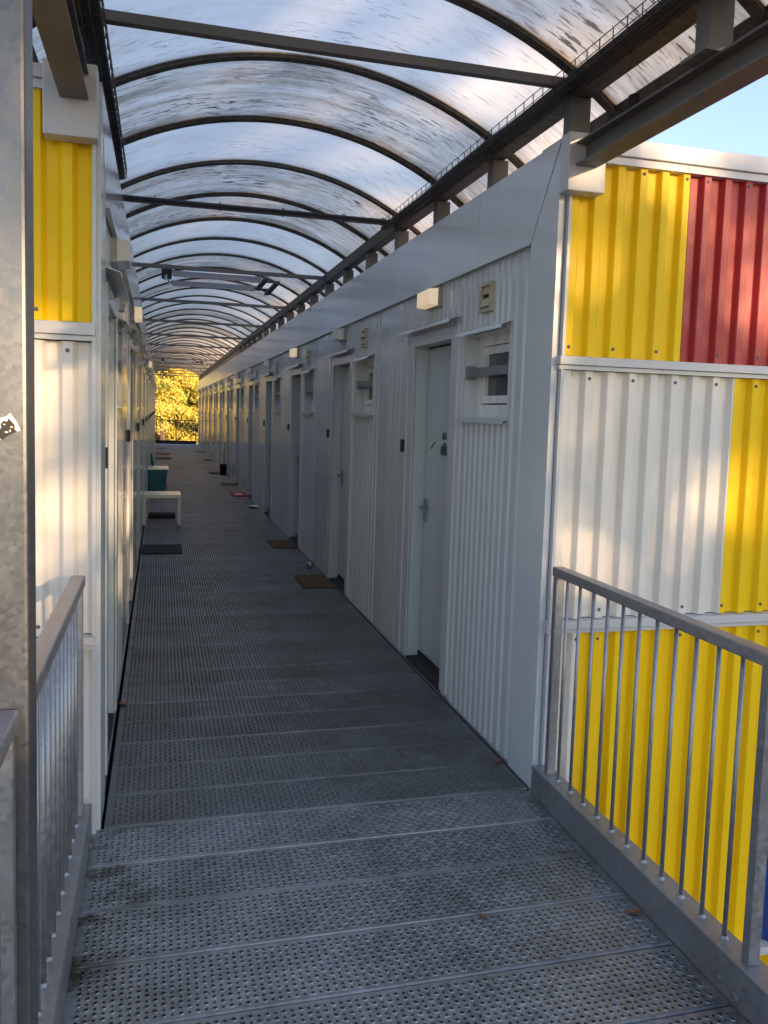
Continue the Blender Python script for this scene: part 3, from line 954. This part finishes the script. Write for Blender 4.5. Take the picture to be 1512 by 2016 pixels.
hatch('small dark hatch opener under the canopy near the far end', 27.6)

# ------------------------------------------------------------------ railings
def baluster_mesh(z0, z1, r=0.0075):
    return MB().tube([(0, 0, z0), (0, 0, z1)], r, 8).mesh('baluster', M_GALV, True)
def weld_mesh():
    return MB().lathe([(0.015, 0), (0.011, 0.005), (0.008, 0.009)], 8).mesh('weld', M_GALV)
WELD = weld_mesh()
def bolt_mesh():
    mb = MB().lathe([(0.0, 0.012), (0.011, 0.012), (0.017, 0.006), (0.017, 0.0)], 10)
    return mb
def railing(name, label, x_in, out, y0, y1, ys, posts, zt=1.09, toe=(0.005, 0.135), bolts=()):
    """x_in: corridor-side face of the toe plate, out: +1/-1 away from the deck"""
    r = thing(name, label, 'railing', (x_in, y0, 0))
    L = y1 - y0
    xa, xb = sorted((out * 0.018, out * 0.072))
    part('handrail', box(xa, xb, 0, L, zt - 0.042, zt), M_GALV, r, bevel=0.005)
    xs = out * 0.045
    bm_ = baluster_mesh(toe[1], zt - 0.042)
    for y in ys:
        b = obj('baluster', bm_, r, (xs, y - y0, 0)); obj('weld', WELD, b, (0, 0, toe[1]))
    for y in posts:
        part('post', box(out * 0.045 - 0.020, out * 0.045 + 0.020, -0.017, 0.017, toe[1], zt - 0.042), M_GALV, r, (0, y - y0, 0), bevel=0.003)
    a = (0.0, out * 0.008)
    t_ = MB()
    z0, z1 = toe
    prof = [(0, z0), (0, z1 - 0.004), (out * 0.004, z1), (out * 0.085, z1), (out * 0.085, z1 - 0.007), (out * 0.008, z1 - 0.007), (out * 0.008, z0 - 0.12), (0, z0 - 0.12)]
    t_.prism([(x, 0, z) for x, z in prof], (0, L + (0.075 if y1 > 3 else 0), 0))
    tp = part('toe_plate', t_, M_GALV, r)
    for y, z in bolts:
        bmh = bolt_mesh(); bmh.v = [(-out * zz, yy, xx) for xx, yy, zz in bmh.v]
        obj('bolt', bmh.mesh('bolt', M_STEEL), tp, (0, y - y0, z))
    return r
yb = [3.323 - 0.1165 * i for i in range(11)]
rr_ = railing('railing', 'galvanised railing with thin upright bars in front of the yellow cladding', 1.682, 1, 0.9, 3.425, yb + [1.92 - 0.1165 * i for i in range(8)], [3.408, 2.035], bolts=[(3.36, 0.03), (2.11, 0.045), (2.03, 0.035)])
railing('railing', 'galvanised railing beside the left block, between it and the near steel post', -0.258, -1, 2.055, 3.43, [3.323 - 0.1165 * i for i in range(11)], [3.408], bolts=[(3.36, 0.03)])
r2_ = railing('railing', 'closest stretch of galvanised handrail, in front of the tall steel post', -0.262, -1, 0.5, 1.925, [1.80 - 0.1165 * i for i in range(10)], [1.90], bolts=[])
r2_.location.x = -0.272
er = thing('railing', 'dark railing with a toe board across the far end of the walkway', 'railing', (0.72, YEND + 0.55, 0))
bx('handrail', M_RIB, er, -0.93, 0.93, -0.02, 0.02, 1.10, 1.14)
bx('toe_board', M_BLACK, er, -0.93, 0.93, -0.02, 0.02, 0.0, 0.16)
bm_ = baluster_mesh(0.16, 1.10, 0.0055)
for i in range(15): obj('baluster', bm_, er, (-0.87 + 1.74 * i / 14, 0, 0))
for x in (-0.91, 0.0, 0.91): bx('post', M_RIB, er, x - 0.02, x + 0.02, -0.024, 0.024, 0.0, 1.10)

# ------------------------------------------------------------------ tall galvanised post close to the camera
M_POST = galv('post_steel', 0.18, 0.75, 0.36, (0.94, 0.99, 1.06), 0.35, 80, 0.09)
pl = thing('steel_post', 'tall galvanised square post with a torn white sticker, at the left edge', 'post', (-0.331, 1.992, ZG))
part('shaft', box(-0.06, 0.06, -0.061, 0.061, 0, 4.2 - ZG), M_POST, pl, bevel=0.008)
STK = 0.098
stk = MB()
sx, sy = 0.0, -0.0622
pts = [(-0.06, 1.590), (-0.030, 1.604), (-0.002, 1.614), (0.020, 1.621), (0.027, 1.628), (0.040, 1.610), (0.0475, 1.592), (0.030, 1.586), (0.006, 1.570), (-0.02, 1.5605), (-0.06, 1.545)]
stk.prism([(x, sy, z + STK - ZG) for x, z in pts], (0, 0.0012, 0))
st = part('sticker', stk, M_PAPER, pl); st['label'] = 'torn white sticker with a black printed patch'
ink = MB()
blob = [(0.006, 1.574), (0.004, 1.590), (0.010, 1.598), (0.008, 1.604), (0.014, 1.612), (0.021, 1.610), (0.024, 1.617), (0.030, 1.611), (0.036, 1.603), (0.036, 1.594), (0.041, 1.590), (0.034, 1.587), (0.022, 1.580), (0.012, 1.572)]
ink.prism([(x, sy - 0.0007, z + STK - ZG) for x, z in blob], (0, 0.0006, 0))
part('print', ink, M_INK, st)
wh = MB()
for (cx_, cz_, w_, h_) in ((0.030, 1.599, 0.003, 0.002), (0.020, 1.588, 0.004, 0.002), (0.016, 1.604, 0.003, 0.0015), (0.027, 1.591, 0.002, 0.003)):
    wh.prism([(cx_ - w_, sy - 0.0012, cz_ + STK - ZG), (cx_, sy - 0.0012, cz_ + h_ + STK - ZG), (cx_ + w_, sy - 0.0012, cz_ + STK - ZG), (cx_, sy - 0.0012, cz_ - h_ + STK - ZG)], (0, 0.0004, 0))
part('print_gap', wh, M_PAPER, st)

# ------------------------------------------------------------------ things on the walkway
def mat_slab(name, label, m, x0, x1, y0, y1, h=0.014, rot=0.0, border=None):
    cx_, cy_ = (x0 + x1) / 2, (y0 + y1) / 2
    w, d = (x1 - x0) / 2, (y1 - y0) / 2
    t_ = thing(name, label, 'doormat', (cx_, cy_, 0.0035), rot)
    nx, ny = 14, 10
    mb = MB()
    rr = random.Random(int(cy_ * 100))
    top = {}
    for i in range(nx + 1):
        for j in range(ny + 1):
            x = -w + 2 * w * i / nx; y = -d + 2 * d * j / ny
            edge = i in (0, nx) or j in (0, ny)
            z = h * (0.75 if edge else 1.0) + rr.uniform(-0.0012, 0.0012) + 0.004 * max(0, (abs(x / w) - 0.8)) * (1 + math.sin(3 * y / d))
            top[i, j] = len(mb.v); mb.v.append((x + rr.uniform(-1, 1) * 0.003 * edge, y + rr.uniform(-1, 1) * 0.003 * edge, z))
    for i in range(nx):
        for j in range(ny):
            mb.f.append((top[i, j], top[i + 1, j], top[i + 1, j + 1], top[i, j + 1]))
    per = [(i, 0) for i in range(nx)] + [(nx, j) for j in range(ny)] + [(i, ny) for i in range(nx, 0, -1)] + [(0, j) for j in range(ny, 0, -1)]
    bot = []
    for p in per:
        v = mb.v[top[p]]; bot.append(len(mb.v)); mb.v.append((v[0], v[1], 0))
    for q in range(len(per)):
        q2 = (q + 1) % len(per)
        mb.f.append((top[per[q]], bot[q], bot[q2], top[per[q2]]))
    part('pile', mb, m, t_)
    if border:
        bb = MB()
        bw = 0.03
        bb.box(-w + 0.01, w - 0.01, -d + 0.01, -d + bw, h, h + 0.003).box(-w + 0.01, w - 0.01, d - bw, d - 0.01, h, h + 0.003).box(-w + 0.01, -w + bw, -d + bw, d - bw, h, h + 0.003).box(w - bw, w - 0.01, -d + bw, d - bw, h, h + 0.003)
        part('border', bb, border, t_)
    return t_
mat_slab('doormat', 'plain brown coir doormat outside the second door on the right', M_COIR, 1.375, 1.70, 8.15, 8.82)
mat_slab('doormat', 'worn brown doormat outside the third door on the right', M_COIR, 1.385, 1.69, 10.62, 11.25, rot=0.02)
rm = mat_slab('doormat', 'red doormat with a pale oval in its middle', M_REDMAT, 1.405, 1.695, 16.98, 17.85)
ov = MB()
ov.poly([(0.085 * math.cos(a), 0.22 * math.sin(a), 0.0165) for a in [2 * math.pi * i / 24 for i in range(24)]])
part('pale_oval', ov, M_PALEMAT, rm)
mat_slab('doormat', 'brown doormat just beyond the red one', M_COIR, 1.36, 1.69, 19.55, 20.2)
mat_slab('doormat', 'thin dark doormat beside the bucket and brush', M_CHAR, 1.27, 1.66, 22.8, 23.5, rot=0.05)
mat_slab('doormat', 'dark reddish doormat beyond the bucket', plain('wine_carpet', (0.06, 0.02, 0.022), 0.95), 1.40, 1.69, 28.6, 29.4)
mat_slab('doormat', 'last small dark doormat on the right by the far end', M_CHAR, 1.38, 1.69, 34.2, 34.9)
mat_slab('doormat', 'charcoal ribbed doormat in front of the small cream table', M_CHAR, -0.205, 0.262, 10.3, 10.98)
mat_slab('doormat', 'orange brown doormat beside the teal box', M_ORANGE, 0.0, 0.16, 19.0, 19.8, 0.02)
mat_slab('doormat', 'grey doormat with a thin rust border on the left', M_CHAR, -0.17, 0.375, 28.9, 30.2, border=M_ORANGE)
mat_slab('doormat', 'orange edged doormat farther along on the left', M_COIR, -0.17, 0.36, 31.9, 33.0, border=M_ORANGE)
mat_slab('doormat', 'farthest brown doormat on the left', M_COIR, -0.17, 0.2, 36.4, 37.2)
ru = thing('rolled_mat', 'dark rolled mat lying under the cream table', 'mat', (0.03, 13.65, 0.05))
part('roll', MB().tube([(-0.20, 0, 0), (0.0, 0.01, 0), (0.20, 0, 0)], 0.048, 12), plain('grey_roll', (0.05, 0.055, 0.058), 0.9), ru, smooth=True)
sp = MB()
for s_ in (-0.203, 0.203):
    sp.tube([(s_, 0.042 * math.cos(a) * (1 - a / 20), 0.042 * math.sin(a) * (1 - a / 20)) for a in [i * 0.6 for i in range(22)]], 0.003, 4)
part('spiral_edge', sp, M_GALV, ru)

tb = thing('side_table', 'small square cream table against the left wall', 'table', (0.028, 13.16, 0))
bx('table_top', M_TABLE, tb, -0.275, 0.275, -0.275, 0.275, 0.40, 0.45, 0.003)
for x in (-1, 1):
    for y in (-1, 1):
        bx('leg', M_TABLE, tb, x * 0.25 - 0.025, x * 0.25 + 0.025, y * 0.25 - 0.025, y * 0.25 + 0.025, 0.0, 0.40, 0.002)

tx = thing('storage_box', 'teal storage box with a pale lid behind the small table', 'box', (-0.035, 18.45, 0))
sb = MB()
pts0 = [(-0.20, -0.30, 0), (0.15, -0.30, 0), (0.15, 0.30, 0), (-0.20, 0.30, 0)]
pts1 = [(-0.205, -0.33, 0.44), (0.18, -0.33, 0.44), (0.18, 0.33, 0.44), (-0.205, 0.33, 0.44)]
k = len(sb.v); sb.v += pts0 + pts1
for q in range(4): sb.f.append((k + q, k + (q + 1) % 4, k + 4 + (q + 1) % 4, k + 4 + q))
sb.f += [(3, 2, 1, 0), (4, 5, 6, 7)]
part('tub', sb, M_TEAL, tx, bevel=0.012)
bx('lid', M_SILVER, tx, -0.205, 0.205, -0.35, 0.35, 0.442, 0.480, 0.008)
part('finger_hole', MB().prism([(0.018 * math.cos(a) - 0.01, -0.3235, 0.33 + 0.018 * math.sin(a)) for a in [2 * math.pi * i / 12 for i in range(12)]], (0, 0.004, 0)), M_BLACK, tx)

fc = thing('folding_chair', 'teal folding chair leaning flat against the left wall', 'chair', (-0.165, 19.5, 0))
fc.scale = (1.7, 1, 0.85)
for y in (-0.22, 0.22):
    part('leg', MB().tube([(0.05, y, 0), (-0.015, y, 0.82)], 0.012, 8), M_TEAL, fc)
    part('leg', MB().tube([(0.09, y * 0.9, 0), (0.0, y * 0.9, 0.55)], 0.011, 8), M_TEAL, fc)
for i in range(3):
    part('back_slat', box(-0.012, 0.012, -0.21, 0.21, -0.035, 0.035), M_TEAL, fc, (-0.006 + i * -0.004, 0, 0.60 + 0.085 * i), bevel=0.004)
part('seat', MB().prism([(0.035, -0.2, 0.18), (0.06, -0.2, 0.18), (0.03, -0.2, 0.50), (0.005, -0.2, 0.50)], (0, 0.4, 0)), M_TEAL, fc, bevel=0.005)

bk = thing('bucket', 'black bucket standing by the right wall', 'bucket', (1.60, 22.6, 0.003))
part('pail', MB().lathe([(0.0, 0.0), (0.075, 0.0), (0.095, 0.27), (0.102, 0.275), (0.102, 0.285), (0.092, 0.285), (0.074, 0.012), (0.0, 0.012)], 20), M_BLACK, bk, smooth=True)
part('handle', MB().tube([(0.10 * math.cos(a), 0.0, 0.27 - 0.07 * math.sin(a)) for a in [math.pi * i / 10 for i in range(11)]], 0.004, 6), M_GALV, bk)
bs = thing('brush', 'long wooden handled brush standing in the black bucket', 'brush', (1.60, 22.6, 0.02))
part('stick', MB().tube([(0, 0, 0.05), (0.02, 0.02, 0.45), (0.035, 0.03, 0.76)], 0.012, 8), M_WOOD, bs, smooth=True)
part('bristles', MB().lathe([(0.0, 0.0), (0.05, 0.0), (0.045, 0.09), (0.02, 0.11), (0.0, 0.11)], 12), M_COIR, bs)
bo = thing('bowl', 'shallow metal bowl by the right wall', 'bowl', (1.60, 15.1, 0.003))
part('dish', MB().lathe([(0.0, 0.0), (0.05, 0.0), (0.095, 0.035), (0.10, 0.035), (0.092, 0.03), (0.05, 0.006), (0.0, 0.006)], 20), M_SILVER, bo, smooth=True)
bo = thing('bowl', 'small white bowl on the left side of the walkway', 'bowl', (-0.03, 23.8, 0.003))
part('dish', MB().lathe([(0.0, 0.0), (0.035, 0.0), (0.075, 0.05), (0.08, 0.05), (0.07, 0.045), (0.035, 0.006), (0.0, 0.006)], 20), M_UPVC, bo, smooth=True)
jr = thing('glass_jar', 'clear glass jar by the right wall beyond the brown mat', 'jar', (1.62, 9.25, 0.003))
part('jar_body', MB().lathe([(0.0, 0.0), (0.045, 0.0), (0.05, 0.01), (0.05, 0.09), (0.042, 0.10), (0.042, 0.115), (0.039, 0.115), (0.039, 0.10), (0.046, 0.088), (0.046, 0.012), (0.0, 0.006)], 16), M_JAR, jr, smooth=True)
jr.scale = (0.8, 0.8, 0.75)
part('ash', MB().lathe([(0.0, 0.0075), (0.044, 0.0125), (0.044, 0.03), (0.02, 0.04), (0.0, 0.036)], 12), M_CHAR, jr)
bt = MB().tube([(0, 0, 0), (0.035, 0.004, 0)], 0.004, 6).mesh('cigarette_butt', M_PALEMAT)
for i, (x, y, w, lab) in enumerate([(1.53, 9.36, 'between the jar and the third door mat', 0), (1.49, 9.28, 'just left of the glass jar', 0), (1.56, 9.12, 'in front of the glass jar', 0)]):
    o = obj('cigarette_butt', bt, None, (x, y, 0.009), 1.3 * i + 0.4)
    tag(o, 'pale cigarette butt on the deck ' + w, 'cigarette butt', 'cigarette butts by the glass jar')

def leaf_obj(x, y, s, rz, label, z=0.006):
    mb = MB()
    n = 7
    L_ = []; R_ = []
    for i in range(n):
        t_ = i / (n - 1); wd = 0.32 * s * math.sin(math.pi * t_) ** 0.7
        L_.append((s * (t_ - 0.5), -wd, 0.10 * s * (1 + math.sin(5 * t_)) * 0.5 + 0.12 * wd)); R_.append((s * (t_ - 0.5), wd, 0.06 * s * (1 + math.cos(4 * t_)) + 0.25 * wd))
    mid = [(s * (i / (n - 1) - 0.5), 0, 0.02 * s) for i in range(n)]
    for i in range(n - 1):
        mb.quad(L_[i], L_[i + 1], mid[i + 1], mid[i]); mb.quad(mid[i], mid[i + 1], R_[i + 1], R_[i])
    mb.tube([(s * 0.5, 0, 0.02 * s), (s * 0.75, 0.05 * s, 0.06 * s)], 0.0012, 4)
    o = part('fallen_leaf', mb, M_LEAF, None, (x, y, z), rotz=rz)
    tag(o, label, 'leaf', 'fallen leaves on the walkway')
leaf_obj(-0.02, 5.95, 0.05, 0.5, 'small brown leaf on the deck near the left wall')
leaf_obj(-0.20, 5.06, 0.07, 2.1, 'curled orange leaf at the left edge of the deck by the first door')
leaf_obj(-0.205, 6.6, 0.05, 1.1, 'brown leaf caught in the gap along the left wall')
leaf_obj(1.672, 3.87, 0.05, 0.9, 'orange leaf at the foot of the right corner trim')
leaf_obj(1.64, 2.53, 0.05, 2.6, 'brown leaf against the right toe plate')
leaf_obj(1.06, 3.13, 0.022, 0.3, 'tiny reddish leaf scrap in the middle of the deck')
leaf_obj(-0.19, 9.3, 0.045, 0.2, 'dry leaf by the left wall short of the charcoal mat')
leaf_obj(1.10, 2.63, 0.028, 1.6, 'pale dry scrap on the plank near the right railing')

# ------------------------------------------------------------------ trees
def tree(name, label, loc, height, spread, m, nleaf, size, seed, base=0.25, ncl=130, cs=(0.10, 0.24), group=None):
    r = np.random.default_rng(seed)
    rr = random.Random(seed)
    t_ = thing(name, label, 'tree', loc, 0, group)
    tk = MB()
    hgt = height
    tk.tube([(0, 0, -0.1), (0.05 * spread * 0.2, 0.02, hgt * 0.25), (rr.uniform(-.2, .2), rr.uniform(-.2, .2), hgt * 0.55), (rr.uniform(-.3, .3), rr.uniform(-.3, .3), hgt * 0.9)], 0.028 * hgt, 9, 0.008 * hgt)
    ends = []
    for i in range(16):
        a = rr.uniform(0, 6.28); z0 = hgt * rr.uniform(base, 0.75)
        l_ = spread * rr.uniform(0.45, 0.95) * (1 - 0.45 * (z0 / hgt))
        p1 = Vector((math.cos(a) * l_ * 0.5, math.sin(a) * l_ * 0.5, z0 + l_ * 0.25)); p2 = Vector((math.cos(a) * l_, math.sin(a) * l_, z0 + l_ * rr.uniform(0.3, 0.7)))
        tk.tube([(0, 0, z0), p1, p2], 0.010 * hgt, 6, 0.002 * hgt)
        ends += [p1, p2, (p1 + p2) / 2]
    part('trunk', tk, M_BARK, t_, smooth=True)
    cz = hgt * (base + (1 - base) * 0.5)
    cl_ = []
    while len(cl_) < ncl:
        q = r.uniform(-1, 1, 3)
        d = np.linalg.norm(q)
        if 0.30 < d < 1 and (d > 0.55 or r.random() < 0.4):
            cl_.append((q[0] * spread, q[1] * spread, cz + q[2] * hgt * (1 - base) * 0.52))
    for e in ends: cl_.append(tuple(e))
    cl_ = np.array(cl_)
    w = r.uniform(0.5, 1.5, len(cl_)); w /= w.sum()
    idx = r.choice(len(cl_), nleaf, p=w)
    cs_ = r.uniform(cs[0], cs[1], len(cl_)) * spread
    off = r.normal(size=(nleaf, 3)) * np.array([1, 1, 0.6]) * cs_[idx][:, None] * 0.62
    c = cl_[idx] + off
    u = r.normal(size=(nleaf, 3)); u /= np.linalg.norm(u, axis=1)[:, None]
    v = np.cross(u, r.normal(size=(nleaf, 3))); v /= np.linalg.norm(v, axis=1)[:, None]
    s = size * r.uniform(0.6, 1.4, nleaf)[:, None]
    V = np.stack([c - u * s, c + v * s * 0.55, c + u * s, c - v * s * 0.55], axis=1).reshape(-1, 3)
    me = bpy.data.meshes.new('crown')
    me.vertices.add(len(V)); me.vertices.foreach_set('co', V.astype(np.float32).ravel())
    me.loops.add(nleaf * 4); me.loops.foreach_set('vertex_index', np.arange(nleaf * 4, dtype=np.int32))
    me.polygons.add(nleaf); me.polygons.foreach_set('loop_start', np.arange(0, nleaf * 4, 4, dtype=np.int32)); me.polygons.foreach_set('loop_total', np.full(nleaf, 4, dtype=np.int32))
    me.materials.append(m); me.update(); me.validate()
    obj('crown', me, t_)
    return t_
tree('maple_tree', 'golden autumn tree filling the far end of the walkway', (0.2, 66, ZG), 13.5, 4.6, M_GOLD, 60000, 0.09, 1, 0.12, 62, (0.09, 0.17))
tree('maple_tree', 'yellow green autumn tree to the right of the golden one', (5.2, 69, ZG), 14.0, 4.6, M_OLIVE, 36000, 0.10, 2, 0.12, 70, (0.10, 0.18))
tree('maple_tree', 'amber autumn tree behind and left of the golden one', (-5.0, 72, ZG), 15.5, 5.0, M_GOLD, 20000, 0.18, 3, 0.12)
tree('maple_tree', 'darker green tree showing through gaps behind the golden one', (1.5, 80, ZG), 16, 6.0, M_GRN, 16000, 0.22, 4, 0.1)

# ------------------------------------------------------------------ out of view behind the camera: dappling tree, and a block added against the low sun
tree('lime_tree', 'broad tree beyond the near end of the bridge that dapples the sunlight', (16.7, -27.0, ZG), 19.0, 5.8, M_OLIVE, 9000, 0.19, 9, 0.42)
hb = thing('sun_blocker', 'unseen brick block added beyond the bridge to shade the lower facades', 'building', (17.8, -35.2, ZG), math.atan2(0.42, 1.0))  # unseen block, placed and sized to cut the low sun
bx('wall', M_BRICK, hb, -9, 9, -9, 0, 0, 13.7)
bx('roof', M_GROUND, hb, -9.3, 9.3, -9.3, 0.3, 13.7, 14.0)
wm = box(-0.6, 0.6, -0.02, 0.03, -0.7, 0.7).mesh('window', M_GLASS)
for i in range(6):
    for j in range(4):
        obj('window', wm, hb, (-7.5 + 3.0 * i, 0.01, 2.0 + 3.3 * j))

lw = MB(); lw.box(-0.24, 1.715, -3.0, YEND, -2.95, -2.75)
tag(part('unseen_lower_deck', lw, M_DARK), None, None, kind='structure')  # unseen dark slab, added so the plank holes look black
